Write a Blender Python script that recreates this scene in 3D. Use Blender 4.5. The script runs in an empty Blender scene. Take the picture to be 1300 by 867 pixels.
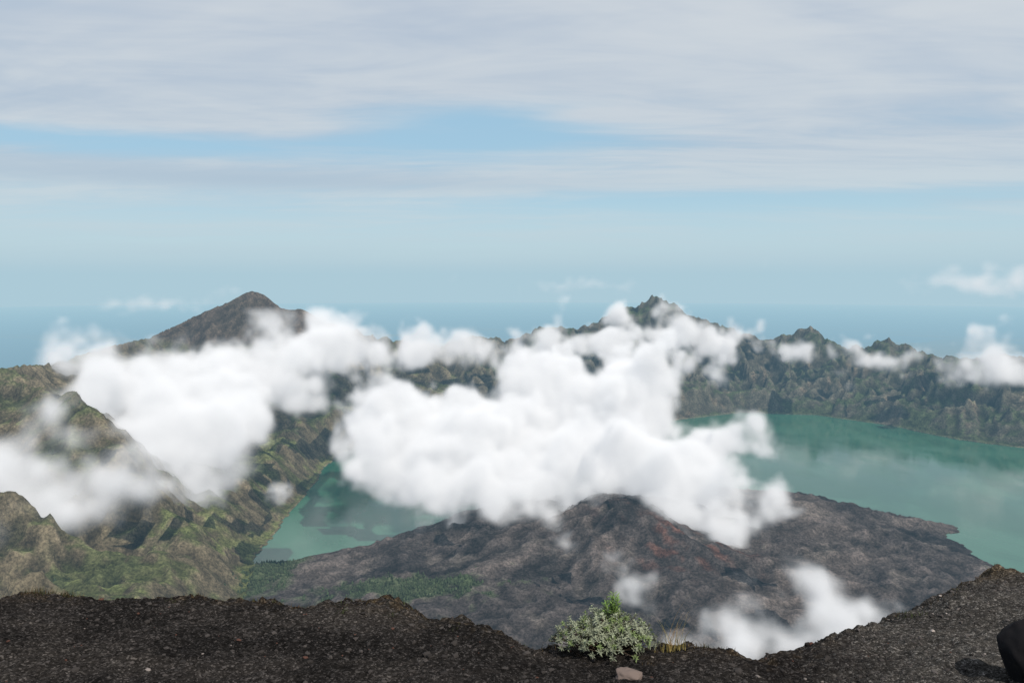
import bpy, math, time
import numpy as np
from mathutils import Vector
T0=time.time()
rng=np.random.default_rng(7)
scene=bpy.context.scene
scene.view_settings.view_transform='Standard'
scene.view_settings.look='None'
scene.view_settings.exposure=0
SUN=Vector((0.32,-0.56,0.76)).normalized()

# ------------------------------------------------ noise
_perm=np.random.default_rng(3).permutation(256)
_perm=np.concatenate([_perm,_perm])
_ang=np.random.default_rng(4).random(256)*2*np.pi
_gx,_gy=np.cos(_ang).astype(np.float32),np.sin(_ang).astype(np.float32)
def perlin(x,y,seed=0):
    x=x+seed*17.31; y=y+seed*9.77
    xi=np.floor(x).astype(np.int64); yi=np.floor(y).astype(np.int64)
    fx=(x-xi).astype(np.float32); fy=(y-yi).astype(np.float32)
    xi&=255; yi&=255
    u=fx*fx*fx*(fx*(fx*6-15)+10); v=fy*fy*fy*(fy*(fy*6-15)+10)
    def g(a,b,dx,dy):
        h=_perm[_perm[(xi+a)&255]+((yi+b)&255)]
        return _gx[h]*dx+_gy[h]*dy
    a=g(0,0,fx,fy); b=g(1,0,fx-1,fy); c=g(0,1,fx,fy-1); d=g(1,1,fx-1,fy-1)
    return ((a+(b-a)*u)*(1-v)+(c+(d-c)*u)*v)*1.5
def rot(x,y): return x*.8-y*.6, x*.6+y*.8
def fbm(x,y,oct=5,seed=0,gain=.5):
    s=0;a=1
    for i in range(oct):
        s=s+a*perlin(x,y,seed+i); x,y=rot(x*2.03,y*2.03);a*=gain
    return s
def ridged(x,y,oct=5,seed=0,gain=.5):
    s=0;a=1;w=1
    for i in range(oct):
        n=1-np.abs(perlin(x,y,seed+i)); n=n*n*w
        s=s+a*n; w=np.clip(n*1.6,0,1); x,y=rot(x*2.03,y*2.03);a*=gain
    return s/2
def sstep(a,b,x):
    t=np.clip((x-a)/(b-a),0,1); return t*t*(3-2*t)

# ------------------------------------------------ node helpers
def newmat(name):
    m=bpy.data.materials.new(name); m.use_nodes=True
    nt=m.node_tree; nt.nodes.clear()
    return m,nt
class NB:
    def __init__(s,nt): s.nt=nt
    def n(s,t,**k):
        nd=s.nt.nodes.new(t)
        for a,b in k.items(): setattr(nd,a,b)
        return nd
    def link(s,a,b): s.nt.links.new(a,b)
    def setin(s,sock,v):
        if isinstance(v,bpy.types.NodeSocket): s.link(v,sock)
        elif v is not None: sock.default_value=v
    def m(s,op,a,b=None,c=None,clamp=False):
        nd=s.n('ShaderNodeMath',operation=op,use_clamp=clamp)
        s.setin(nd.inputs[0],a)
        if b is not None: s.setin(nd.inputs[1],b)
        if c is not None: s.setin(nd.inputs[2],c)
        return nd.outputs[0]
    def vm(s,op,a,b=None):
        nd=s.n('ShaderNodeVectorMath',operation=op)
        s.setin(nd.inputs[0],a)
        if b is not None: s.setin(nd.inputs[1],b)
        return nd.outputs[0]
    def noise(s,vec,scale,detail=4,rough=.5,dist=0):
        nd=s.n('ShaderNodeTexNoise'); s.setin(nd.inputs['Vector'],vec)
        nd.inputs['Scale'].default_value=scale; nd.inputs['Detail'].default_value=detail
        nd.inputs['Roughness'].default_value=rough; nd.inputs['Distortion'].default_value=dist
        return nd.outputs[0]
    def mix(s,f,a,b,blend='MIX'):
        nd=s.n('ShaderNodeMix',data_type='RGBA',blend_type=blend)
        s.setin(nd.inputs[0],f); s.setin(nd.inputs[6],a); s.setin(nd.inputs[7],b)
        return nd.outputs[2]
    def mr(s,v,a,b,c=0,d=1,smooth=True):
        nd=s.n('ShaderNodeMapRange'); nd.interpolation_type='SMOOTHSTEP' if smooth else 'LINEAR'
        s.setin(nd.inputs[0],v)
        for i,q in enumerate((a,b,c,d)): nd.inputs[1+i].default_value=q
        return nd.outputs[0]
def rgba(c): return (c[0],c[1],c[2],1)

def grid_mesh(name,X,Y,Z,col=None,mat=None,smooth=True):
    ny,nx=X.shape
    co=np.stack([X,Y,Z],-1).reshape(-1,3).astype(np.float32)
    i=np.arange(ny*nx).reshape(ny,nx)
    q=np.stack([i[:-1,:-1],i[:-1,1:],i[1:,1:],i[1:,:-1]],-1).reshape(-1,4)
    return raw_mesh(name,co,q,col,mat,smooth)
def raw_mesh(name,co,faces,col=None,mat=None,smooth=True):
    me=bpy.data.meshes.new(name); k=faces.shape[1]
    me.vertices.add(len(co)); me.vertices.foreach_set('co',co.astype(np.float32).ravel())
    me.loops.add(faces.size); me.loops.foreach_set('vertex_index',faces.astype(np.int32).ravel())
    me.polygons.add(len(faces)); me.polygons.foreach_set('loop_start',(np.arange(len(faces))*k).astype(np.int32))
    me.polygons.foreach_set('loop_total',np.full(len(faces),k,np.int32))
    me.polygons.foreach_set('use_smooth',np.full(len(faces),smooth,bool))
    me.update(calc_edges=True)
    if col is not None:
        c=np.concatenate([col.reshape(-1,3),np.ones((len(co),1))],1).astype(np.float32)
        a=me.color_attributes.new('Col','FLOAT_COLOR','POINT'); a.data.foreach_set('color',c.ravel())
    ob=bpy.data.objects.new(name,me); scene.collection.objects.link(ob)
    if mat: me.materials.append(mat)
    return ob

# ------------------------------------------------ camera
cam=bpy.data.cameras.new('camera'); co=bpy.data.objects.new('camera',cam); scene.collection.objects.link(co)
co.location=(0,0,1000); co.rotation_euler=(math.radians(90-4.48),0,0)
cam.lens=28.8; cam.sensor_width=36; cam.clip_start=.1; cam.clip_end=600000
scene.camera=co

# ------------------------------------------------ sun
sl=bpy.data.lights.new('sun','SUN'); sl.energy=4.2; sl.angle=math.radians(.6); sl.color=(1,.96,.89)
so=bpy.data.objects.new('sun',sl); scene.collection.objects.link(so)
so.rotation_euler=SUN.to_track_quat('Z','Y').to_euler(); so.location=(0,0,3000)

# ------------------------------------------------ world sky
w=bpy.data.worlds.new('World'); scene.world=w; w.use_nodes=True
nt=w.node_tree; nt.nodes.clear(); N=NB(nt)
sky=N.n('ShaderNodeTexSky',sky_type='NISHITA',sun_disc=False)
sky.sun_elevation=math.asin(SUN.z); sky.sun_rotation=math.atan2(SUN.x,SUN.y)
sky.altitude=3000; sky.air_density=1.0; sky.dust_density=1.5; sky.ozone_density=1.2
tc=N.n('ShaderNodeTexCoord'); sp=N.n('ShaderNodeSeparateXYZ'); N.link(tc.outputs['Generated'],sp.inputs[0])
x,y,z=sp.outputs
hyp=N.m('SQRT',N.m('ADD',N.m('MULTIPLY',x,x),N.m('MULTIPLY',y,y)))
el=N.m('DIVIDE',z,N.m('MAXIMUM',hyp,.001))
az=N.m('ARCTAN2',x,y)
zz=N.m('ADD',N.m('MAXIMUM',z,0.0),.07)
cb=N.n('ShaderNodeCombineXYZ'); N.setin(cb.inputs[0],N.m('MULTIPLY',N.m('DIVIDE',x,zz),.42)); N.setin(cb.inputs[1],N.m('DIVIDE',y,zz))
P=cb.outputs[0]
n1=N.noise(P,.55,6,.62,.6)
n2=N.noise(P,2.1,4,.64,.6)
def gauss(a0,e0,sa,se,amp):
    da=N.m('DIVIDE',N.m('SUBTRACT',az,a0),sa); de=N.m('DIVIDE',N.m('SUBTRACT',el,e0),se)
    q=N.m('ADD',N.m('MULTIPLY',da,da),N.m('MULTIPLY',de,de))
    return N.m('MULTIPLY',N.m('EXPONENT',N.m('MULTIPLY',q,-1)),amp)
cov=N.mr(el,.03,.22,.42,1.12)
for g in [(-.02,.178,.19,.036,-1.05),(-.48,.148,.3,.016,-.85),(.25,.088,.3,.012,-.6),(-.42,.113,.45,.014,.5),(.48,.12,.22,.03,.45),(-.55,.3,.3,.08,-.25),(.12,.192,.07,.008,.55)]:
    cov=N.m('ADD',cov,gauss(*g))
c1=N.m('ADD',cov,N.m('MULTIPLY',N.m('SUBTRACT',n1,.5),1.7))
c1=N.m('ADD',c1,N.m('MULTIPLY',N.m('SUBTRACT',n2,.5),.85))
mask=N.mr(c1,.0,1.0,0.0,.97)
tint=N.mix(N.mr(N.m('ADD',N.m('ADD',n1,N.m('MULTIPLY',N.m('SUBTRACT',n2,.5),.4)),N.m('MULTIPLY',az,.12)),.34,.64),rgba((.44,.50,.62)),rgba((.64,.67,.715)))
band=N.m('ADD',gauss(-.35,.112,.4,.010,.75),gauss(.5,.083,.2,.008,.7))
tint=N.mix(N.mr(el,.15,.05,0,.7),tint,rgba((.62,.72,.77)))
tint=N.mix(band,tint,rgba((.42,.475,.59)))
clr=N.mix(N.mr(el,.0,.12),rgba((.60,.77,.82)),rgba((.31,.52,.70)))
bgA=N.n('ShaderNodeBackground'); N.link(sky.outputs[0],bgA.inputs[0]); bgA.inputs[1].default_value=.03
bgA2=N.n('ShaderNodeBackground'); N.setin(bgA2.inputs[0],clr); bgA2.inputs[1].default_value=.80
ad=N.n('ShaderNodeAddShader'); N.link(bgA.outputs[0],ad.inputs[0]); N.link(bgA2.outputs[0],ad.inputs[1])
bgB=N.n('ShaderNodeBackground'); N.setin(bgB.inputs[0],tint); bgB.inputs[1].default_value=1.0
mx=N.n('ShaderNodeMixShader'); N.link(mask,mx.inputs[0]); N.link(ad.outputs[0],mx.inputs[1]); N.link(bgB.outputs[0],mx.inputs[2])
wo=N.n('ShaderNodeOutputWorld'); N.link(mx.outputs[0],wo.inputs[0])

# ------------------------------------------------ terrain
F=np.array([(-700,1800),(-800,2300),(-850,2650),(-903,2889),(-915,3171),(-955,3611),(-968,4194),(-973,4602),(-850,5050),(-300,5350),(400,5500),(1147,5683),(1676,6012),(2216,5909),(2591,5389),(2740,5000),(2982,4771),(3600,4500),(4200,3900),(4200,2500),(3000,1700),(1800,1350),(500,1200)],float)
C=np.array([(-2400,1000,700),(-2150,2200,570),(-2187,3500,603),(-2250,4300,574),(-2390,4900,590),(-2370,5300,602),(-2148,5450,722),(-1851,5500,862),(-1745,5500,915),(-1666,5500,885),(-1560,5500,800),(-1400,5500,785),(-1280,5500,714),(-1130,5600,645),(-851,5900,557),(-545,6300,479),(-312,6500,544),(-63,6600,505),(322,6700,594),(621,6800,588),(862,6900,715),(1075,6900,781),(1227,6900,855),(1360,6900,801),(1526,6900,668),(1716,7000,623),(2120,7000,480),(2356,7000,509),(2521,6900,605),(2654,6900,482),(2738,6700,433),(2919,6600,467),(3000,6500,530),(3125,6450,462),(3189,6200,404),(3346,6000,406),(3625,5800,453),(4300,5400,500),(5200,4500,600),(5400,3000,700),(4800,1500,800),(3800,500,950),(2000,-100,960),(0,-80,980),(-1500,100,850)],float)
V=np.array([(-860,2790),(-760,2850),(-646,2921),(-525,3032),(-396,3171),(-250,3350),(0,3600),(300,3800),(700,3850),(1000,3820),(1115,3741),(1424,3611),(1500,3500),(1584,3432),(1645,3323),(1828,3250),(1760,3150),(1657,3077),(1700,2950),(1689,2811),(1719,2751),(1900,2600),(2300,2300),(3000,1900),(3400,1500),(500,900),(-700,1500),(-1200,2200),(-1200,2800)],float)
SP=np.array([(-2150,3350,600),(-1830,3120,575),(-1660,3000,592),(-1500,2880,520),(-1346,2780,415),(-1150,2700,250)],float)

def inside(poly,x,y):
    r=np.zeros(x.shape,bool); n=len(poly)
    for i in range(n):
        x1,y1=poly[i]; x2,y2=poly[(i+1)%n]
        c=((y1>y)!=(y2>y))
        xi=(x2-x1)*(y-y1)/((y2-y1) if y2!=y1 else 1e-9)+x1
        r^=c&(x<xi)
    return r
def segdist(poly,x,y,closed=True,z=False):
    best=np.full(x.shape,1e12,np.float32); bz=np.zeros(x.shape,np.float32); bs=np.zeros(x.shape,np.float32); n=len(poly); acc=0
    x=x.astype(np.float32);y=y.astype(np.float32)
    for i in range(n if closed else n-1):
        a=poly[i];b=poly[(i+1)%n]; dx,dy=float(b[0]-a[0]),float(b[1]-a[1]); L2=dx*dx+dy*dy
        t=np.clip(((x-float(a[0]))*dx+(y-float(a[1]))*dy)/L2,0,1)
        d=(x-float(a[0])-t*dx)**2+(y-float(a[1])-t*dy)**2
        m=d<best; best=np.where(m,d,best)
        if z:
            bz=np.where(m,float(a[2])+t*float(b[2]-a[2]),bz)
            bs=np.where(m,acc+t*math.sqrt(L2),bs)
        acc+=math.sqrt(L2)
    return np.sqrt(best),bz,bs
step=10.
gx=np.arange(-6000,7000,step); gy=np.arange(-500,8700,step)
X,Y=np.meshgrid(gx,gy)
wx=X+60*fbm(X/500,Y/500,4,11)+14*fbm(X/70,Y/70,3,12); wy=Y+60*fbm(X/500,Y/500,4,21)+14*fbm(X/70,Y/70,3,22)
dF,_,_=segdist(F,X+.35*(wx-X),Y+.35*(wy-Y)); inF=inside(F,X+.35*(wx-X),Y+.35*(wy-Y))
cx=np.arange(gx[0],gx[-1]+60,60.); cy=np.arange(gy[0],gy[-1]+60,60.); CX,CY=np.meshgrid(cx,cy)
cs=[]
for i in range(len(C)):
    a=C[i];b=C[(i+1)%len(C)]; Ln=math.hypot(b[0]-a[0],b[1]-a[1]); k=max(1,int(Ln/110))
    for j in range(k): cs.append(a+(b-a)*j/k)
W=0;ZW=0
for p in cs:
    d=(CX-p[0])**2+(CY-p[1])**2+60**2
    q=d**-2.5; W=W+q; ZW=ZW+q*p[2]
zc=ZW/W
def up(A):
    iy=np.clip((gy-cy[0])/60,0,len(cy)-1.001); ix=np.clip((gx-cx[0])/60,0,len(cx)-1.001)
    y0=iy.astype(int);x0=ix.astype(int);fy=(iy-y0)[:,None];fx=(ix-x0)[None,:]
    return (A[y0][:,x0]*(1-fx)+A[y0][:,x0+1]*fx)*(1-fy)+(A[y0+1][:,x0]*(1-fx)+A[y0+1][:,x0+1]*fx)*fy
zc=up(zc)
dC,zn,sC=segdist(C,X,Y,True,True); inC=inside(C[:,:2],X,Y)
near=np.exp(-(dC/160)**2); zc=zc*(1-near)+zn*near
t=np.where(inC,dF/(dF+dC+1e-6),1.0)
prof=.22*sstep(0,.16,t)+.78*(t**1.15*.6+t**2.2*.4)
mtn=np.exp(-(((X+1750)/620)**2+((Y-5500)/600)**2))
right=sstep(-900,300,X)
g1=ridged(sC/260,t*1.1+sC/900,5,31)
g2=ridged(wx/420,wy/420,6,41)
g3=ridged(wx/140,wy/140,4,51)
amp=np.clip(t*(1.12-t)*3.4,0,1)*(1-.6*mtn)
H=zc*prof
H+=amp*((g1-.62)*175+(g2-.6)*150)+ (g3-.6)*(26+14*right)*np.clip(t*4,0,1)*(1-.5*mtn)
fine=fbm(X/60,Y/60,4,61)
H+=np.clip(t*5,0,1)*(fine*(8+6*right))*(1-.5*mtn)
H=np.where(~inC,zc-.42*dC+(g2-.6)*170*np.clip(dC/300,0,1)+(g3-.6)*(26+14*right)*(1-.5*mtn)+fine*(8+6*right)*(1-.5*mtn),H)
far=sstep(5200,6200,Y)
H+=np.exp(-(dC/110)**2)*far*(ridged(sC/150,dC/300,3,71)-.6)*38
dS,zS,sS=segdist(SP,X+.5*(wx-X),Y+.5*(wy-Y),False,True)
Hs=zS-.85*dS+ (g3-.6)*60+(g1-.6)*30
H=np.where(Hs>H-40,np.maximum(H,Hs)*sstep(-40,20,Hs-H)+H*(1-sstep(-40,20,Hs-H)),H)
for (bx,by,bx2,by2,bz) in [(-1900,2500,-1060,2330,280),(-2000,3900,-1080,3700,430),(-2100,2000,-1150,1950,340),(-1700,4700,-1060,4350,470)]:
    bp=np.array([(bx,by,bz+100),((bx+bx2)/2,(by+by2)/2+60,bz*.75),(bx2,by2,30)],float)
    d_,z_,_=segdist(bp,X+.6*(wx-X),Y+.6*(wy-Y),False,True)
    Hb=z_-.75*d_+(g3-.6)*36
    k=25.; H=np.where(np.abs(Hb-H)<200,np.maximum(H,Hb)+np.exp(-np.abs(Hb-H)/k)*k*.5,np.maximum(H,Hb))
Hwall=H.copy()
lwx=X+28*fbm(X/130,Y/130,4,81)+55*fbm(X/420,Y/420,2,84); lwy=Y+28*fbm(X/130,Y/130,4,91)+40*fbm(X/420,Y/420,2,94)
dV,_,_=segdist(V,lwx,lwy); inV=inside(V,lwx,lwy)
ccx,ccy=440,3000
r=np.hypot(X-ccx,(Y-ccy)*1.0); th=np.arctan2(Y-ccy,X-ccx)
cone=200*np.exp(-r/340)*1.05; cone=np.where(r<90,cone-(90-r)*.75,cone)
cone+= (ridged(np.cos(th)*2.2+3,np.sin(th)*2.2+r/700,4,101)-.6)*34*np.exp(-((r-260)/230)**2)
fwx,fwy=rot(wx,wy)
flow=ridged(fwx/300,fwy/300,5,111,.42)
lob=ridged(fwx/75,fwy/75,4,121)
Hl=np.minimum(dV*.30,16)+np.clip(dV/300,0,1)*12+cone*np.clip(dV/120,0,1)+(flow-.6)*50*np.clip(dV/160,0,1)+(lob-.6)*18*np.clip(dV/50,0,1)
Hl+=65*np.exp(-(((X-1080)/330)**2+((Y-3280)/260)**2))*np.clip(dV/120,0,1)
Hl+=25*np.exp(-(((X-1450)/260)**2+((Y-3000)/240)**2))*np.clip(dV/80,0,1)
Hl=np.maximum(Hl,np.minimum(dV*.12,5)+(lob-.4)*4*np.clip(dV/60,0,1))
Hfl=np.where(inV,Hl,-np.minimum(dV*.3,40))
Hfl=np.where(inF,Hfl,-5)
edge=np.clip(dF/90,0,1)
H=np.where(inF,Hfl,np.maximum(Hwall+2,np.where(inV,Hl*(1-edge)*.6,-5)))
H=np.where((~inF)&(H<2)&(dF>4),2+.3*np.minimum(dF,30),H)
H=np.where((Y<2720)&(H<4)&(X<300),4.,H)
rr=np.hypot(X*.8,Y-4); H=np.maximum(H,np.where(rr<700,990-.80*rr+fine*np.clip(rr/20,0,9),-99))
Hy,Hx=np.gradient(H,step); sl_=np.hypot(Hx,Hy)
nA=fbm(X/300,Y/300,5,131); nB=fbm(X/60,Y/60,5,141); nC=fbm(X/900,Y/900,3,151)
def L(a,b,m): return a*(1-m[...,None])+b*m[...,None]
one=np.ones(X.shape+(1,))
rockL=one*np.array([.105,.088,.058]); rockR=one*np.array([.070,.066,.052])
col=L(rockL,rockR,right)
col=L(col,one*np.array([.150,.125,.088]),sstep(.35,1.1,nB+nA*.5)*(1-right)*.5)
col=L(col,one*np.array([.120,.094,.068]),sstep(.3,1.1,nB-nA*.4)*right*.6)
veg=sstep(-.35,.35,nA*.9+nB*.35-(sl_-.75)*.8)
col=L(col,L(one*np.array([.066,.075,.032]),one*np.array([.047,.061,.030]),right),veg*.85)
grass=sstep(.05,.6,nC+nB*.2-(sl_-.65))*sstep(520,100,H)*(1-right)
col=L(col,one*np.array([.105,.120,.045]),grass*.7)
dk=sstep(.1,.6,fbm(X/110,Y/110,5,161)+nA*.4)*sstep(.2,-.3,nC*.2)
col=L(col,one*np.array([.028,.040,.018]),np.clip(dk*1.2,0,1)*.65)
sm=mtn*sstep(520,640,H)
col=L(col,one*np.array([.066,.051,.042]),np.clip(sm*2.5,0,1)*.9)
lava=np.where(inF&inV,1.0,0.0)
lcol=L(one*np.array([.051,.044,.042]),one*np.array([.096,.081,.074]),sstep(-.4,.7,nA+nB*.25))
lcol=L(lcol,one*np.array([.024,.022,.022]),sstep(.0,.6,fbm(fwx/260,fwy/420,4,171))*.85)
lcol=L(lcol,one*np.array([.130,.113,.100]),sstep(.3,.8,fbm(fwx/140,fwy/140,5,172))*.5)
red=np.exp(-(((X-600)/200)**2+((Y-2720)/160)**2))*sstep(.05,.6,fbm(X/60+Y/90,(Y-X*.3)/110,4,181))
lcol=L(lcol,one*np.array([.120,.060,.046]),np.clip(red*1.3,0,1)*.7)
red2=np.exp(-(((X-480)/200)**2+((Y-3000)/110)**2))*sstep(.1,.6,fbm(X/90,Y/60,4,191))
lcol=L(lcol,one*np.array([.11,.064,.05]),np.clip(red2*1.2,0,1)*.5)
vg=np.exp(-(((X+330)/330)**2+((Y-2480)/120)**2)); vg=sstep(.35,.8,vg+nB*.45)
wl=np.exp(-(((X+820)/120)**2+((Y-2700)/260)**2)); vg=np.maximum(vg,sstep(.35,.8,wl+nB*.3))
lcol=L(lcol,one*np.array([.050,.070,.033]),vg*.8)
col=L(col,lcol,lava)
col=col*(1+.20*nB[...,None])
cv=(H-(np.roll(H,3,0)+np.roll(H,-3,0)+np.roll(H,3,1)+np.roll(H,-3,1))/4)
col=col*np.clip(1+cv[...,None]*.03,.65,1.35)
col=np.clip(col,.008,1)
m,nt=newmat('terrain_rock'); N=NB(nt)
at=N.n('ShaderNodeVertexColor',layer_name='Col'); geo=N.n('ShaderNodeNewGeometry'); pos=geo.outputs['Position']
a=N.noise(pos,.018,6,.72)
b=N.noise(pos,.11,2,.7)
f=N.m('MULTIPLY',N.mr(a,.34,.66,.64,1.36),N.mr(b,.3,.7,.60,1.40))
cc=N.vm('SCALE',at.outputs[0]); nd=cc.node; N.setin(nd.inputs['Scale'],f)
bp=N.n('ShaderNodeBump'); bp.inputs['Strength'].default_value=1.0; bp.inputs['Distance'].default_value=18
N.setin(bp.inputs['Height'],a)
bs=N.n('ShaderNodeBsdfDiffuse'); N.setin(bs.inputs['Color'],cc)
N.link(bp.outputs[0],bs.inputs['Normal'])
o=N.n('ShaderNodeOutputMaterial'); N.link(bs.outputs[0],o.inputs[0])
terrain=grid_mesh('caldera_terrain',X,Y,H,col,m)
print('terrain',time.time()-T0)

def sampleH(px,py):
    ix=np.clip((px-gx[0])/step,0,len(gx)-2); iy=np.clip((py-gy[0])/step,0,len(gy)-2)
    x0=ix.astype(int);y0=iy.astype(int);fx=ix-x0;fy=iy-y0
    return (H[y0,x0]*(1-fx)+H[y0,x0+1]*fx)*(1-fy)+(H[y0+1,x0]*(1-fx)+H[y0+1,x0+1]*fx)*fy
def sampleA(A,px,py):
    return A[((py-gy[0])/step).astype(int),((px-gx[0])/step).astype(int)]
px=np.concatenate([rng.uniform(-1000,200,9000),rng.uniform(-2000,-700,20000)]); py=np.concatenate([rng.uniform(2250,2800,9000),rng.uniform(1700,4600,20000)])
sel=np.concatenate([sampleA(vg*inV,px[:9000],py[:9000])>rng.uniform(.35,1.1,9000), (sampleA(dk,px[9000:],py[9000:])>rng.uniform(.35,1.3,20000))])
px,py=px[sel],py[sel]; pz=sampleH(px,py); ok=pz>4; px,py,pz=px[ok],py[ok],pz[ok]
n=len(px); K=7
h=rng.uniform(5,13,n); rd=h*rng.uniform(.28,.46,n)
levels=[(0.0,.35),(.22,1.0),(.55,.72),(.85,.3)]
vs=np.zeros((n,len(levels)*K+1,3))
for li,(lz,lr) in enumerate(levels):
    for k in range(K):
        aa=2*np.pi*k/K+rng.uniform(0,.6,n); j=rng.uniform(.7,1.25,n)
        vs[:,li*K+k,0]=px+np.cos(aa)*rd*lr*j; vs[:,li*K+k,1]=py+np.sin(aa)*rd*lr*j; vs[:,li*K+k,2]=pz-1+h*(lz+rng.uniform(-.06,.06,n))
vs[:,-1,0]=px;vs[:,-1,1]=py;vs[:,-1,2]=pz+h
ff=[]
for li in range(len(levels)-1):
    for k in range(K):
        k2=(k+1)%K; a,b,c,d=li*K+k,li*K+k2,(li+1)*K+k2,(li+1)*K+k; ff+= [(a,b,c),(a,c,d)]
for k in range(K): ff.append((3*K+k,3*K+(k+1)%K,4*K))
ff=np.array(ff); nv=vs.shape[1]
faces=(ff[None]+(np.arange(n)*nv)[:,None,None]).reshape(-1,3)
tcol=np.repeat((np.array([.034,.050,.022])[None]*rng.uniform(.6,1.5,(n,1))),nv,0)
def leafmat(name,rough=.7,spec=.3,trans=.0):
    m,nt=newmat(name);N=NB(nt)
    at=N.n('ShaderNodeVertexColor',layer_name='Col'); geo=N.n('ShaderNodeNewGeometry')
    nz=N.noise(geo.outputs['Position'],60 if trans else .3,3,.6)
    cc=N.vm('SCALE',at.outputs[0]); N.setin(cc.node.inputs['Scale'],N.mr(nz,.3,.7,.75,1.25))
    bs=N.n('ShaderNodeBsdfPrincipled'); N.setin(bs.inputs['Base Color'],cc); bs.inputs['Roughness'].default_value=rough
    bs.inputs['Specular IOR Level'].default_value=spec
    o=N.n('ShaderNodeOutputMaterial')
    if trans:
        tr=N.n('ShaderNodeBsdfTranslucent'); N.setin(tr.inputs[0],cc); mxx=N.n('ShaderNodeMixShader'); mxx.inputs[0].default_value=trans
        N.link(bs.outputs[0],mxx.inputs[1]);N.link(tr.outputs[0],mxx.inputs[2]);N.link(mxx.outputs[0],o.inputs[0])
    else: N.link(bs.outputs[0],o.inputs[0])
    return m
raw_mesh('distant_forest',vs.reshape(-1,3),faces,tcol,leafmat('forest_foliage'),False)
print('forest',n,time.time()-T0)

# ------------------------------------------------ lake
m,nt=newmat('lake_water');N=NB(nt)
geo=N.n('ShaderNodeNewGeometry');pos=geo.outputs['Position']
mp=N.n('ShaderNodeMapping'); N.link(pos,mp.inputs[0]); mp.inputs['Scale'].default_value=(1,.55,1)
n1=N.noise(mp.outputs[0],.0016,5,.6,1.2); n2=N.noise(mp.outputs[0],.006,4,.6)
colr=N.mix(N.mr(N.m('ADD',n1,N.m('MULTIPLY',N.m('SUBTRACT',n2,.5),.3)),.38,.62),rgba((.020,.090,.056)),rgba((.038,.130,.084)))
wv=N.noise(pos,.035,4,.7)
bp=N.n('ShaderNodeBump'); bp.inputs['Strength'].default_value=.04; bp.inputs['Distance'].default_value=4; N.setin(bp.inputs['Height'],wv)
bs=N.n('ShaderNodeBsdfPrincipled'); N.setin(bs.inputs['Base Color'],colr); N.setin(bs.inputs['Roughness'],N.mr(n2,.35,.65,.05,.15)); bs.inputs['IOR'].default_value=1.33
N.link(bp.outputs[0],bs.inputs['Normal'])
o=N.n('ShaderNodeOutputMaterial'); N.link(bs.outputs[0],o.inputs[0])
lx,ly=np.meshgrid(np.linspace(-1150,4400,60),np.linspace(2500,6200,40))
grid_mesh('crater_lake',lx,ly,lx*0,None,m)

# ------------------------------------------------ sea (curved) 
m,nt=newmat('sea_water');N=NB(nt)
geo=N.n('ShaderNodeNewGeometry');pos=geo.outputs['Position']
s1=N.noise(pos,.00006,7,.6,.5); s2=N.noise(pos,.0006,5,.7)
dist=N.n('ShaderNodeVectorMath',operation='LENGTH'); N.link(pos,dist.inputs[0])
land=N.m('MULTIPLY',N.mr(N.m('ADD',s1,N.m('MULTIPLY',N.m('SUBTRACT',s2,.5),.1)),.50,.54),N.mr(dist.outputs['Value'],60000,30000))
cl=N.mix(land,rgba((.10,.16,.20)),N.mix(s2,rgba((.07,.09,.07)),rgba((.20,.20,.16))))
bs=N.n('ShaderNodeBsdfDiffuse'); N.setin(bs.inputs['Color'],cl)
o=N.n('ShaderNodeOutputMaterial'); N.link(bs.outputs[0],o.inputs[0])
ra=np.concatenate([[200],np.geomspace(3000,240000,90)]); ta=np.linspace(0,2*np.pi,181)
R_,T_=np.meshgrid(ra,ta)
grid_mesh('sea',R_*np.sin(T_),R_*np.cos(T_),-2000-R_**2/(2*6371000),None,m)

# ------------------------------------------------ atmospheric haze: stacked layers of homogeneous medium
fc=np.array([(0,3,2,1),(4,5,6,7),(0,1,5,4),(1,2,6,5),(2,3,7,6),(3,0,4,7)])
hp=bpy.data.objects.new('atmosphere_haze',None); scene.collection.objects.link(hp)
for i,(bot,top,HD,Linf) in enumerate([(-9000,1900,1/46000,(.41,.59,.68)),(1902,3800,1/77000,(.45,.63,.71)),(3802,8000,1/200000,(.52,.69,.75))]):
    m,nt=newmat('haze_air');N=NB(nt)
    sig=np.array([.72,1.0,1.22])*HD
    k=sig.max(); ab=N.n('ShaderNodeVolumeAbsorption'); ab.inputs[0].default_value=(*(1-sig/k),1); ab.inputs[1].default_value=k
    e=sig*np.array(Linf); ek=e.max(); em=N.n('ShaderNodeEmission'); em.inputs[0].default_value=(*(e/ek),1); em.inputs[1].default_value=ek  # haze brightness is a set emission colour replacing scattered skylight
    ad=N.n('ShaderNodeAddShader'); N.link(ab.outputs[0],ad.inputs[0]);N.link(em.outputs[0],ad.inputs[1])
    o=N.n('ShaderNodeOutputMaterial'); N.link(ad.outputs[0],o.inputs['Volume'])
    E=235000
    vv=np.array([(sx*E,sy*E,zz_) for zz_ in (bot,top) for sx,sy in ((-1,-1),(1,-1),(1,1),(-1,1))],float)
    raw_mesh('haze_layer',vv,fc,None,m,False).parent=hp

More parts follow.
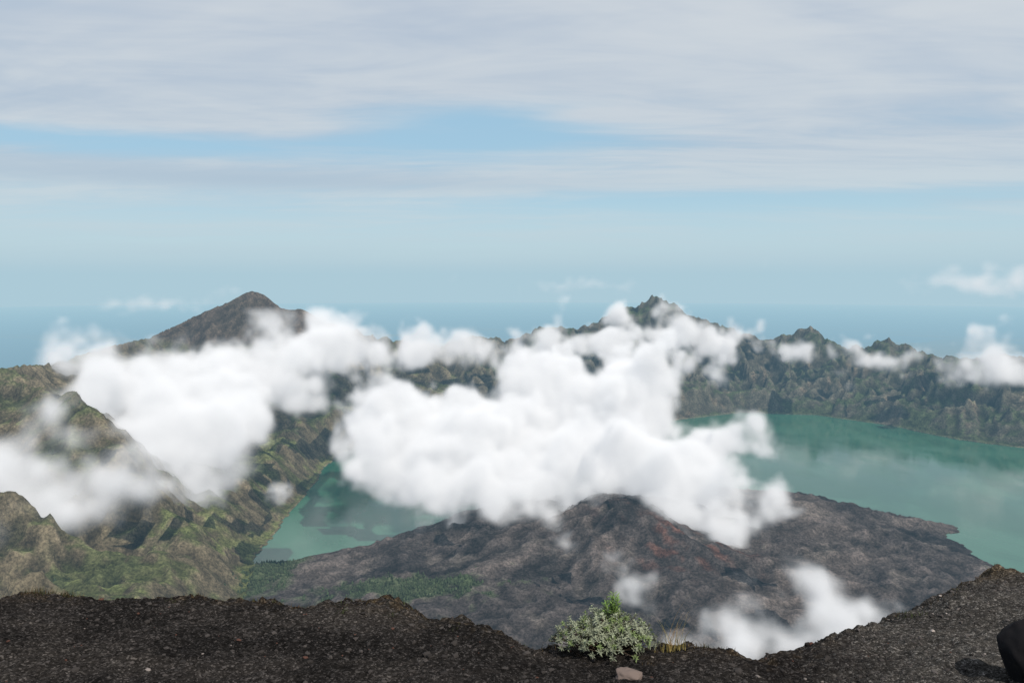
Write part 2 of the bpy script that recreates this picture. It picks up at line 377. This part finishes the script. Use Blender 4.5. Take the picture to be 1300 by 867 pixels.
# ------------------------------------------------ clouds as voxel volumes
def bspl(coord,L,nl):
    t=coord/L; i=np.floor(t).astype(int); f=t-i
    Wm=np.zeros((len(coord),nl+4))
    w=[(1-f)**3/6,(3*f**3-6*f*f+4)/6,(-3*f**3+3*f*f+3*f+1)/6,f**3/6]
    for k in range(4): Wm[np.arange(len(coord)),i+k]+=w[k]
    return Wm
def vnoise(axs,L,rg):
    Ws=[]
    for a in axs:
        c=a-a[0]+rg.random()*L; nl=int(c[-1]/L)+2; Ws.append(bspl(c,L,nl))
    lat=rg.standard_normal([q.shape[1] for q in Ws])
    r=np.tensordot(Ws[0],lat,(1,0)); r=np.tensordot(r,Ws[1],(1,1)); r=np.tensordot(r,Ws[2],(1,1))
    return (r/r.std()).astype(np.float32)
def cloud_material(name,dens,glow,rate=4.0):
    m,nt=newmat(name);N=NB(nt)
    vi=N.n('ShaderNodeAttribute',attribute_name='density')
    d=N.m('MULTIPLY',vi.outputs['Fac'],dens)
    sc=N.n('ShaderNodeVolumeScatter'); sc.inputs[0].default_value=(.99,.99,.99,1); N.setin(sc.inputs['Density'],d); sc.inputs['Anisotropy'].default_value=-.1
    em=N.n('ShaderNodeEmission'); em.inputs[0].default_value=(.94,.965,1,1); N.setin(em.inputs[1],N.m('MULTIPLY',d,glow))  # added emission stands in for multiply scattered light inside the cloud
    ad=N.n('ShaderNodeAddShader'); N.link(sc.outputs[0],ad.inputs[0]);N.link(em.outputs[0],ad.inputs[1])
    o=N.n('ShaderNodeOutputMaterial'); N.link(ad.outputs[0],o.inputs['Volume'])
    try: m.cycles.volume_step_rate=rate
    except Exception as ex: print('step rate',ex)
    return m
def make_cloud(name,blobs,vox,mat,seed,S,edge,flat=.75,sub=5,grow=1.0,bil=.5,bias=0,power=1.5):
    rg=np.random.default_rng(seed)
    B=[]
    for b in blobs:
        x,y,z,r=b[:4]; r*=grow; rx,ry,rz=(r,r*1.15,r*flat) if len(b)==4 else (r,b[4],b[5])
        B.append((x,y,z,rx,ry,rz))
        for k in range(sub):
            v=rg.standard_normal(3); v/=np.linalg.norm(v)
            q=rg.uniform(.25,.6); e=rg.uniform(.6,1.1)
            B.append((x+v[0]*rx*e,y+v[1]*ry*e,z+v[2]*rz*e,rx*q,ry*q,rz*q*1.05))
    B=np.array(B)
    padm=S*.45
    lo=(B[:,:3]-B[:,3:]).min(0)-padm; hi=(B[:,:3]+B[:,3:]).max(0)+padm
    n=np.maximum(((hi-lo)/vox).astype(int)+1,4)
    ax=[np.linspace(lo[i],hi[i],n[i]) for i in range(3)]
    Wp=[]
    for i in range(3):
        q=vnoise(ax,S*.9,rg)*(.20*S)+vnoise(ax,S*.4,rg)*(.12*S)+vnoise(ax,S*.18,rg)*(.06*S)+vnoise(ax,S*.1,rg)*(.025*S)
        Wp.append(q*(1 if i<2 else .7))
    sc=.45*S
    D=np.full(n,-sc*1.5,np.float32)
    for b in B:
        sl=[]
        for i in range(3):
            e=b[3+i]+sc*1.6
            i0=np.searchsorted(ax[i],b[i]-e); i1=np.searchsorted(ax[i],b[i]+e); sl.append(slice(i0,i1))
        s_=tuple(sl)
        if min(q.stop-q.start for q in sl)<1: continue
        a0,a1,a2=[ax[i][sl[i]].astype(np.float32) for i in range(3)]
        rr=np.sqrt(((a0[:,None,None]+Wp[0][s_]-b[0])/b[3])**2+((a1[None,:,None]+Wp[1][s_]-b[1])/b[4])**2+((a2[None,None,:]+Wp[2][s_]-b[2])/b[5])**2)
        val=((1-rr)*min(b[3:6].mean(),b[5]*2)).astype(np.float32)
        A=D[s_]; kk=sc*.5
        hh=np.clip(kk-np.abs(A-val),0,None)/kk
        D[s_]=np.maximum(A,val)+hh*hh*kk*.25
    a=S*.15;Ls=S*.6
    while Ls>vox*1.6:
        q=vnoise(ax,Ls,rg); D+=a*(bil*(np.abs(q)*1.5-1.15)+(1-bil)*q); a*=.68; Ls*=.52
    D+=bias
    for i in range(3):
        e=np.minimum(ax[i]-lo[i],hi[i]-ax[i]).astype(np.float32); sh=[1,1,1]; sh[i]=-1
        D=np.minimum(D,(e.reshape(sh)-vox)*1.0)
    d=(np.clip(D/edge,0,1)**power).astype(np.float32)
    d[d<.004]=0
    me=bpy.data.meshes.new(name); me.vertices.add(d.size)
    me.vertices.foreach_set('co',np.tile(((lo+hi)/2).astype(np.float32),d.size))
    at=me.attributes.new('vox','FLOAT','POINT'); at.data.foreach_set('value',d.ravel())
    ob=bpy.data.objects.new(name,me); scene.collection.objects.link(ob); me.materials.append(mat)
    g=bpy.data.node_groups.new(name+'_nodes','GeometryNodeTree')
    g.interface.new_socket('Geometry',in_out='INPUT',socket_type='NodeSocketGeometry')
    g.interface.new_socket('Geometry',in_out='OUTPUT',socket_type='NodeSocketGeometry')
    def nn(t,**k):
        q=g.nodes.new(t)
        for a_,b_ in k.items(): setattr(q,a_,b_)
        return q
    gi=nn('NodeGroupInput');go=nn('NodeGroupOutput')
    ps=nn('GeometryNodeInputPosition'); sx=nn('ShaderNodeSeparateXYZ'); g.links.new(ps.outputs[0],sx.inputs[0])
    def M(op,a,b):
        q=nn('ShaderNodeMath',operation=op)
        for i,v in enumerate((a,b)):
            if v is None: continue
            if isinstance(v,bpy.types.NodeSocket): g.links.new(v,q.inputs[i])
            else: q.inputs[i].default_value=float(v)
        return q.outputs[0]
    I=[]
    for i in range(3):
        I.append(M('ROUND',M('MULTIPLY',M('SUBTRACT',sx.outputs[i],lo[i]),(n[i]-1)/(hi[i]-lo[i])),None))
    idx=M('ADD',M('ADD',M('MULTIPLY',I[0],n[1]*n[2]),M('MULTIPLY',I[1],n[2])),I[2])
    na=nn('GeometryNodeInputNamedAttribute',data_type='FLOAT'); na.inputs[0].default_value='vox'
    si=nn('GeometryNodeSampleIndex',data_type='FLOAT',domain='POINT',clamp=True)
    g.links.new(gi.outputs[0],si.inputs['Geometry']); g.links.new(na.outputs[0],si.inputs['Value']); g.links.new(idx,si.inputs['Index'])
    vc=nn('GeometryNodeVolumeCube'); g.links.new(si.outputs[0],vc.inputs['Density'])
    vc.inputs['Min'].default_value=lo; vc.inputs['Max'].default_value=hi
    for i,k in enumerate('XYZ'): vc.inputs['Resolution '+k].default_value=int(n[i])
    smt=nn('GeometryNodeSetMaterial'); smt.inputs['Material'].default_value=mat
    g.links.new(vc.outputs[0],smt.inputs[0]); g.links.new(smt.outputs[0],go.inputs[0])
    md=ob.modifiers.new('volume','NODES'); md.node_group=g
    print(name,tuple(n),round(float((d>0.01).mean()),3),round(time.time()-T0,1))
    return ob
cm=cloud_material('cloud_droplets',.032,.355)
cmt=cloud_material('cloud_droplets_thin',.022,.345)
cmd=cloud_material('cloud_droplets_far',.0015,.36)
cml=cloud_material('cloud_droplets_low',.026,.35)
A=[(577,4000,450,185),(750,4000,508,105),(329,3800,368,205),(69,3600,315,210),(-202,3500,300,225),(-471,3500,350,170),(-622,3500,334,120),(-700,3480,330,70),(-268,3100,186,135),(-88,3050,199,130),(-430,3250,225,145),(159,3300,245,165),(412,3300,277,190),(635,3300,300,160),(809,3300,286,90),(930,3300,312,66),(990,3300,320,44),(606,3000,180,130),(766,2950,145,115),(865,2950,173,80),(658,2850,91,65),(534,3700,390,205),(300,3150,195,130),(50,3150,190,140),(480,3100,190,110)]
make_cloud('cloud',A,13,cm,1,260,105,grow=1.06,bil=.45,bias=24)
Bc=[(-1514,4500,545,140),(-1283,4600,575,135),(-1736,4300,535,150),(-1885,4000,510,155),(-2050,3900,545,110),(-1850,3500,490,150),(-1558,3600,440,185),(-1352,3800,440,190),(-1171,4200,475,160),(-973,4600,515,140),(-817,5000,545,115),(-1269,3000,361,150),(-1345,2800,322,145),(-1532,2700,400,135),(-1575,2600,345,135),(-1402,2650,322,125),(-1757,2900,540,70),(-1400,4150,515,165),(-1150,4450,555,140),(-1650,3900,485,170),(-1480,3300,400,170),(-1300,3400,370,150),(-1390,3050,350,145),(-1620,2450,310,120),(-1480,2750,290,125),(-1050,4800,565,120),(-1300,2800,260,110),(-1210,3050,290,110),(-1650,2700,350,140),(-1500,2580,285,120),(-1270,2700,270,105),(-1400,2900,330,130)]
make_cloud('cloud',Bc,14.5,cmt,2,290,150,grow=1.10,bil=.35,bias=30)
Cc=[(-1000,5200,600,105),(-623,5400,520,115),(-635,5500,614,75),(-440,5450,500,110),(-260,5400,475,110),(-100,5500,480,105),(54,5600,485,110),(220,5700,500,105),(390,5800,514,115),(540,5850,515,115),(680,5900,505,125),(288,6000,579,80),(860,6000,560,115),(1043,6200,565,140),(754,5600,455,115),(1353,6400,582,125),(1200,6300,600,110),(937,6500,700,75),(1365,6600,759,65),(1625,6500,481,115),(1932,6700,594,60),(-820,5200,570,105)]
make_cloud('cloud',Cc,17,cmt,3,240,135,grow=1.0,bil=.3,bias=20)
Ec=[(1800,6600,520,80),(2031,6600,460,85),(2180,6550,440,70),(2312,6500,430,80),(2500,6400,440,70),(2683,6200,420,90),(2830,6100,395,70),(2971,6000,382,90),(3063,5400,491,115),(3116,5400,647,85),(3090,5400,570,80),(2905,5300,380,80),(3263,5300,383,110),(3420,5500,420,120)]
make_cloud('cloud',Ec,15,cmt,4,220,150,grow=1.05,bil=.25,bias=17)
Fc=[(180,2500,190,40),(376,2300,140,48),(345,2370,180,30),(800,1900,205,74),(880,1900,180,62),(750,1950,245,48),(820,1850,160,55),(940,1900,165,40),(536,1800,168,60),(432,1800,162,46),(640,1800,172,48),(720,1830,165,44)]
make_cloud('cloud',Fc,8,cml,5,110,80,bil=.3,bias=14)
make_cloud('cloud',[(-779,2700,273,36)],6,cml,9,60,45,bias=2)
Gc=[(-11250,26000,150,1300,1100,90),(-9125,26000,420,380,450,150),(-12300,26000,60,600,700,80),(2000,26000,720,1200,1000,90),(14750,26000,900,1300,1200,230),(15900,26000,1050,600,700,300)]
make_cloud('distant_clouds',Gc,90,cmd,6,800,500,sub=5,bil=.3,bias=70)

# ------------------------------------------------ foreground ridge
KX,KZ=1/.968,1.026
ct=np.array([(-40,8,-3.05),(-5.0,8,-3.05),(-4.5,8,-3.01),(-2.46,8,-3.04),(-1.44,7.5,-2.97),(-.2,7,-2.88),(.07,6.8,-2.90),(.94,6.5,-2.87),(1.375,6.5,-2.88),(1.76,6.3,-2.87),(2.19,6.5,-2.89),(2.98,7.2,-3.03),(3.92,8,-3.12),(4.77,8.7,-3.22),(5.2,9,-3.20),(5.63,9,-3.36),(8,9.2,-3.6),(40,9,-4)],float)
def ground(x,y,detail=True):
    yc=np.interp(x,ct[:,0]*KX,ct[:,1]); zcr=np.interp(x,ct[:,0]*KX,ct[:,2]*KZ)
    yc=yc+.25*fbm(x/1.3,x*0+.3,3,201)
    s=y-yc
    inner=zcr+( -1.72-zcr)*np.clip(-s/yc,-9,1.6)
    z=np.where(s<0,inner,zcr-1.1*s)
    z=z-.10*np.exp(-(s/.25)**2)
    z=z+.08*fbm(x/1.6,y/1.6,3,211)*np.clip(np.abs(y)/4,0,1)*.7
    z=z+.032*fbm(x/.35,y/.35,3,221)+.05*np.maximum(fbm(x/.22,y/.22,3,231)-.25,0)*np.exp(-((s+.1)/.5)**2)*2
    z=z+.07*np.exp(-(((x-4.9)/.9)**2+((y-7.6)/.9)**2))
    z=z+.10*np.exp(-(((x-5.45)/.35)**2+((y-8.9)/.5)**2))
    z=z-.08*np.exp(-((x-2.0-(6-y)*.35)/.35)**2)*np.clip((y-3)/3,0,1)
    if detail: z=z+.012*fbm(x/.07,y/.07,3,241)+.005*np.abs(fbm(x/.025,y/.025,2,251))
    return z+1000
ux=np.concatenate([-np.geomspace(6.5,45,60)[::-1],np.arange(-6.5,6.5,.018),np.geomspace(6.5,45,60)])
uy=np.concatenate([np.linspace(-8,3.6,50),np.arange(3.6,10.5,.018),np.geomspace(10.5,75,70)])
GX,GY=np.meshgrid(ux,uy); GZ=ground(GX,GY)
ng=fbm(GX/.8,GY/.8,4,261); ng2=fbm(GX/.12,GY/.12,4,271)
og=np.ones(GX.shape+(1,))
gc=L(og*np.array([.0170,.0155,.0147]),og*np.array([.029,.026,.0243]),sstep(-.4,.6,ng+ng2*.5))
mound=sstep(1.8,3.2,GX-(GY-6)*.15)
gc=L(gc,og*np.array([.068,.063,.057]),mound*(.55+.35*sstep(-.3,.5,ng)))
top=np.exp(-((GX-5.4)/.5)**2)*sstep(8.,8.8,GY); gc=L(gc,og*np.array([.10,.075,.046]),top*.7)
ycg=np.interp(GX,ct[:,0]*KX,ct[:,1]); rim=np.exp(-((GY-ycg)/.5)**2)*(1-mound)
gc=L(gc,og*np.array([.048,.034,.019]),rim*sstep(-.2,.5,ng2+ng*.5)*.8)
pal=sstep(.15,.7,fbm(GX/2.2,GY/.9,4,281))*(1-mound); gc=L(gc,og*np.array([.043,.038,.034]),pal*.6)
m,nt=newmat('volcanic_sand');N=NB(nt)
at=N.n('ShaderNodeVertexColor',layer_name='Col'); geo=N.n('ShaderNodeNewGeometry'); pos=N.vm('SUBTRACT',geo.outputs['Position'],(0,0,1000))
a=N.noise(pos,22,5,.7); vo=N.n('ShaderNodeTexVoronoi'); N.link(pos,vo.inputs['Vector']); vo.inputs['Scale'].default_value=70
vc_=N.n('ShaderNodeSeparateColor'); N.link(vo.outputs['Color'],vc_.inputs[0])
grain=N.m('ADD',.62,N.m('MULTIPLY',N.m('POWER',vc_.outputs[0],5),2.2))
cc=N.vm('SCALE',at.outputs[0]); N.setin(cc.node.inputs['Scale'],N.m('MULTIPLY',N.mr(a,.3,.7,.55,1.45),grain))
bp=N.n('ShaderNodeBump'); bp.inputs['Strength'].default_value=.9; bp.inputs['Distance'].default_value=.014
N.setin(bp.inputs['Height'],N.m('ADD',a,N.m('MULTIPLY',vo.outputs['Distance'],-.7)))
bs=N.n('ShaderNodeBsdfDiffuse'); N.setin(bs.inputs['Color'],cc); N.link(bp.outputs[0],bs.inputs['Normal'])
o=N.n('ShaderNodeOutputMaterial'); N.link(bs.outputs[0],o.inputs[0])
grid_mesh('volcanic_ridge_ground',GX,GY,GZ,gc,m)

import bmesh
bm=bmesh.new(); bmesh.ops.create_icosphere(bm,subdivisions=1,radius=1); bm.verts.ensure_lookup_table()
iv=np.array([v.co[:] for v in bm.verts]); ifc=np.array([[v.index for v in f.verts] for f in bm.faces]); bm.free()
n=16000
qx=rng.uniform(-6.2,6.8,n); qy=rng.uniform(4.2,9.4,n); 
rs=.0035+.0055*rng.random(n)+.018*rng.random(n)**9; rs[:36]=rng.uniform(.016,.030,36)
qz=ground(qx,qy)+rs*.10
vs=iv[None]*(1+rng.uniform(-.28,.28,(n,len(iv),1)))*rs[:,None,None]*np.stack([rng.uniform(.8,1.4,n),rng.uniform(.8,1.3,n),rng.uniform(.5,.9,n)],-1)[:,None,:]
an=rng.uniform(0,6.28,n)[:,None]; vx=vs[...,0]*np.cos(an)-vs[...,1]*np.sin(an); vy=vs[...,0]*np.sin(an)+vs[...,1]*np.cos(an)
vs=np.stack([vx+qx[:,None],vy+qy[:,None],vs[...,2]+qz[:,None]],-1)
gf=(ifc[None]+(np.arange(n)*len(iv))[:,None,None]).reshape(-1,3)
gcol=np.array([.034,.030,.028])[None]*rng.uniform(.5,1.8,(n,1)); br=rng.random(n)<.010; gcol[br]=np.array([.19,.165,.15])
gcol[qx>2.6]*=1.7
rdm=rng.random(n)<.02; gcol[rdm]=np.array([.08,.04,.03])
gm=leafmat('gravel_stone',.95,.1)
raw_mesh('gravel',vs.reshape(-1,3),gf,np.repeat(gcol,len(iv),0),gm,False)

def rock(name,c,s,colr,seed,sub=4,rough=.25,planes=14):
    bm=bmesh.new(); bmesh.ops.create_icosphere(bm,subdivisions=sub,radius=1)
    v=np.array([q.co[:] for q in bm.verts]); f=np.array([[q.index for q in ff_.verts] for ff_ in bm.faces]); bm.free()
    rg=np.random.default_rng(seed)
    for k in range(planes):
        p=rg.standard_normal(3); p/=np.linalg.norm(p); h_=rg.uniform(.62,.9)
        d=v@p; v=v-np.clip(d-h_,0,None)[:,None]*p[None]*.9
    v=v*(1+rough*.4*fbm(v[:,0]*2+v[:,2]*1.3,v[:,1]*2-v[:,2],4,seed))[:,None]
    v=v*np.array(s)+np.array(c)
    return raw_mesh(name,v,f,np.ones((len(v),1))*np.array([colr]),gm,True)
rx_,ry_=.80,5.42
rock('stone',(rx_,ry_,float(ground(np.array([rx_]),np.array([ry_]))[0])+.01),(.125,.08,.055),(.20,.155,.135),5,4,.4,22)
rock('dark_boulder',(3.56,5.35,1000-2.60),(.27,.25,.30),(.012,.011,.012),8,5,.16,10)

# ------------------------------------------------ plants
class Acc:
    def __init__(s): s.v=[];s.f=[];s.c=[]
    def add(s,v,f,c):
        b=len(s.v); s.v+=list(v); s.f+=[tuple(i+b for i in q) for q in f]; s.c+=[c]*len(v)
    def build(s,name,mat): return raw_mesh(name,np.array(s.v),np.array(s.f),np.array(s.c),mat,False)
def leaf(acc,p,d,up,Ln,Wd,c,bend=.3):
    d=d/np.linalg.norm(d); side=np.cross(d,up); side/=np.linalg.norm(side)+1e-9; nrm=np.cross(side,d)
    pts=[]
    for t_,w_ in ((0,.35),(.35,1),(.7,.85),(1,.08)):
        q=p+d*Ln*t_+nrm*(-bend*Ln*t_*t_); pts+= [q-side*Wd*w_*.5,q+side*Wd*w_*.5]
    acc.add(pts,[(0,1,3,2),(2,3,5,4),(4,5,7,6)],c)
def tube(acc,pts,rads,c,k=5):
    pts=np.array(pts); vs=[];fs=[]
    for i,p in enumerate(pts):
        d=pts[min(i+1,len(pts)-1)]-pts[max(i-1,0)]; d/=np.linalg.norm(d)+1e-9
        a=np.cross(d,[.3,.9,.2]); a/=np.linalg.norm(a); b=np.cross(d,a)
        for j in range(k):
            q=2*np.pi*j/k; vs.append(p+(a*math.cos(q)+b*math.sin(q))*rads[i])
    for i in range(len(pts)-1):
        for j in range(k): fs.append((i*k+j,i*k+(j+1)%k,(i+1)*k+(j+1)%k,(i+1)*k+j))
    acc.add(vs,fs,c)
SX,SY=.71,6.05; SZ=float(ground(np.array([SX]),np.array([SY]))[0])
def gz(x,y): return float(ground(np.array([x]),np.array([y]))[0])
lv=Acc(); st=Acc()
rg=np.random.default_rng(12)
up=np.array([0,0,1.])
def rosette(p,ax,nl,Ln,Wd,c0):
    ax=ax/np.linalg.norm(ax); a=np.cross(ax,[.21,.77,.4]);a/=np.linalg.norm(a);b=np.cross(ax,a)
    for k in range(nl):
        q=k*2.4; e=.25+1.1*(1-k/nl)
        d=ax*math.cos(e)+(a*math.cos(q)+b*math.sin(q))*math.sin(e)
        leaf(lv,p-ax*.012*(k<nl/2),d,ax,Ln*rg.uniform(.75,1.15)*(.6+.4*(1-k/nl)),Wd,tuple(np.array(c0)*rg.uniform(.75,1.25)),.25)
lobes=[(-.22,0,.12,.17),(.0,.02,.19,.19),(.19,-.03,.14,.18),(-.08,-.12,.12,.16),(.10,-.14,.09,.16),(-.31,.02,.07,.11),(.29,.03,.07,.11),(.05,.12,.17,.17)]
for (lx_,ly_,lz_,lr_) in lobes:
    for k in range(int(75*(lr_/.17)**2)):
        v=rg.standard_normal(3); v/=np.linalg.norm(v); v[2]=abs(v[2])*1.0-.1
        rr_=lr_*rg.uniform(.72,1.08)
        p=np.array([SX+lx_,SY+ly_,SZ+lz_])+v*rr_*np.array([1,1,.85])
        if p[2]<SZ+.02: p[2]=SZ+.02+rg.random()*.03
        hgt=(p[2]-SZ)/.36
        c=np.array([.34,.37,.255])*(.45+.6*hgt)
        if rg.random()<.18: c=np.array([.19,.25,.10])
        rosette(p,v+up*.5,12,.036,.0085,c)
        if rg.random()<.35:
            q0=np.array([SX+lx_*.2,SY+ly_*.2,SZ]); mid=(q0+p)/2+rg.standard_normal(3)*.015+up*.02
            tube(st,[q0,mid,p],[.006,.004,.002],(.09,.065,.045))
for k in range(12):
    b=np.array([SX+rg.uniform(-.02,.13),SY+rg.uniform(-.05,.05),SZ+.28]); tp=b+np.array([rg.uniform(-.05,.05),rg.uniform(-.03,.03),rg.uniform(.09,.20)])
    tube(st,[b-up*.1,(b+tp)/2,tp],[.003,.0025,.0015],(.12,.16,.05))
    for j in range(16):
        t_=rg.uniform(.15,1); p=b+(tp-b)*t_; q=rg.uniform(0,6.28)
        leaf(lv,p,np.array([math.cos(q),math.sin(q),.9]),up,rg.uniform(.03,.05),.009,tuple(np.array([.19,.30,.075])*rg.uniform(.8,1.3)),.3)
shrub=bpy.data.objects.new('silver_leaf_shrub',None); scene.collection.objects.link(shrub); shrub.location=(SX,SY,SZ)
for ob in (lv.build('leaves',leafmat('silver_leaf',.75,.25,.25)),st.build('twigs',leafmat('bark_twig',.9,.1))):
    ob.parent=shrub; ob.location=(-SX,-SY,-SZ)
ga=Acc()
def blade(x,y,Ln,lean,az_,wd,c,acc):
    z0=gz(x,y)-.01
    hd=np.array([math.cos(az_),math.sin(az_),0]); sd=np.array([-hd[1],hd[0],0])*.5+np.array([.7,0,0])*.5; sd/=np.linalg.norm(sd)
    vs=[]
    for i in range(6):
        t_=i/5; p=np.array([x,y,z0])+up*Ln*t_*(1-.25*lean*t_)+hd*Ln*lean*t_*t_; wdt=wd*(1-t_*.85)
        vs+=[p-sd*wdt*.5,p+sd*wdt*.5]
    acc.add(vs,[(2*i,2*i+1,2*i+3,2*i+2) for i in range(5)],c)
for k in range(60):
    blade(1.24+rg.normal()*.05,6.15+rg.normal()*.05,rg.uniform(.10,.30),rg.uniform(.1,.8),rg.uniform(-3.1,3.1) if k%3 else rg.uniform(-.5,.5),.007,tuple(np.array([.38,.31,.11])*rg.uniform(.6,1.3)),ga)
for k in range(9):
    blade(1.25+rg.normal()*.03,6.15+rg.normal()*.03,rg.uniform(.36,.54),rg.uniform(.3,.6),rg.uniform(-.25,.25),.010,tuple(np.array([.48,.31,.13])*rg.uniform(.8,1.2)),ga)
ga.build('grass_tuft',leafmat('dry_grass_blade',.8,.2,.3))
gb=Acc()
cl=[]
for k in range(110):
    x=rg.uniform(-5.6,1.9) if k<90 else rg.uniform(3.6,5.8); yc=float(np.interp(x,ct[:,0]*KX,ct[:,1])); y=yc+rg.normal()*.22-.12
    cl.append((x,y,rg.uniform(.5,1)))
for k in range(14): cl.append((-4.55+rg.normal()*.3,7.85+rg.normal()*.1,1.5))
for (x,y,s_) in cl:
    g0=rg.random()
    for j in range(26):
        c=np.array([.085,.060,.030]) if g0<.6 else np.array([.060,.072,.028])
        blade(x+rg.normal()*.05*s_,y+rg.normal()*.05*s_,rg.uniform(.025,.07)*s_,rg.uniform(.1,1.1),rg.uniform(-3.1,3.1),.007,tuple(c*rg.uniform(.6,1.4)),gb)
gb.build('ground_cover_plants',leafmat('ground_cover_leaf',.85,.1,.2))
print('done',time.time()-T0)
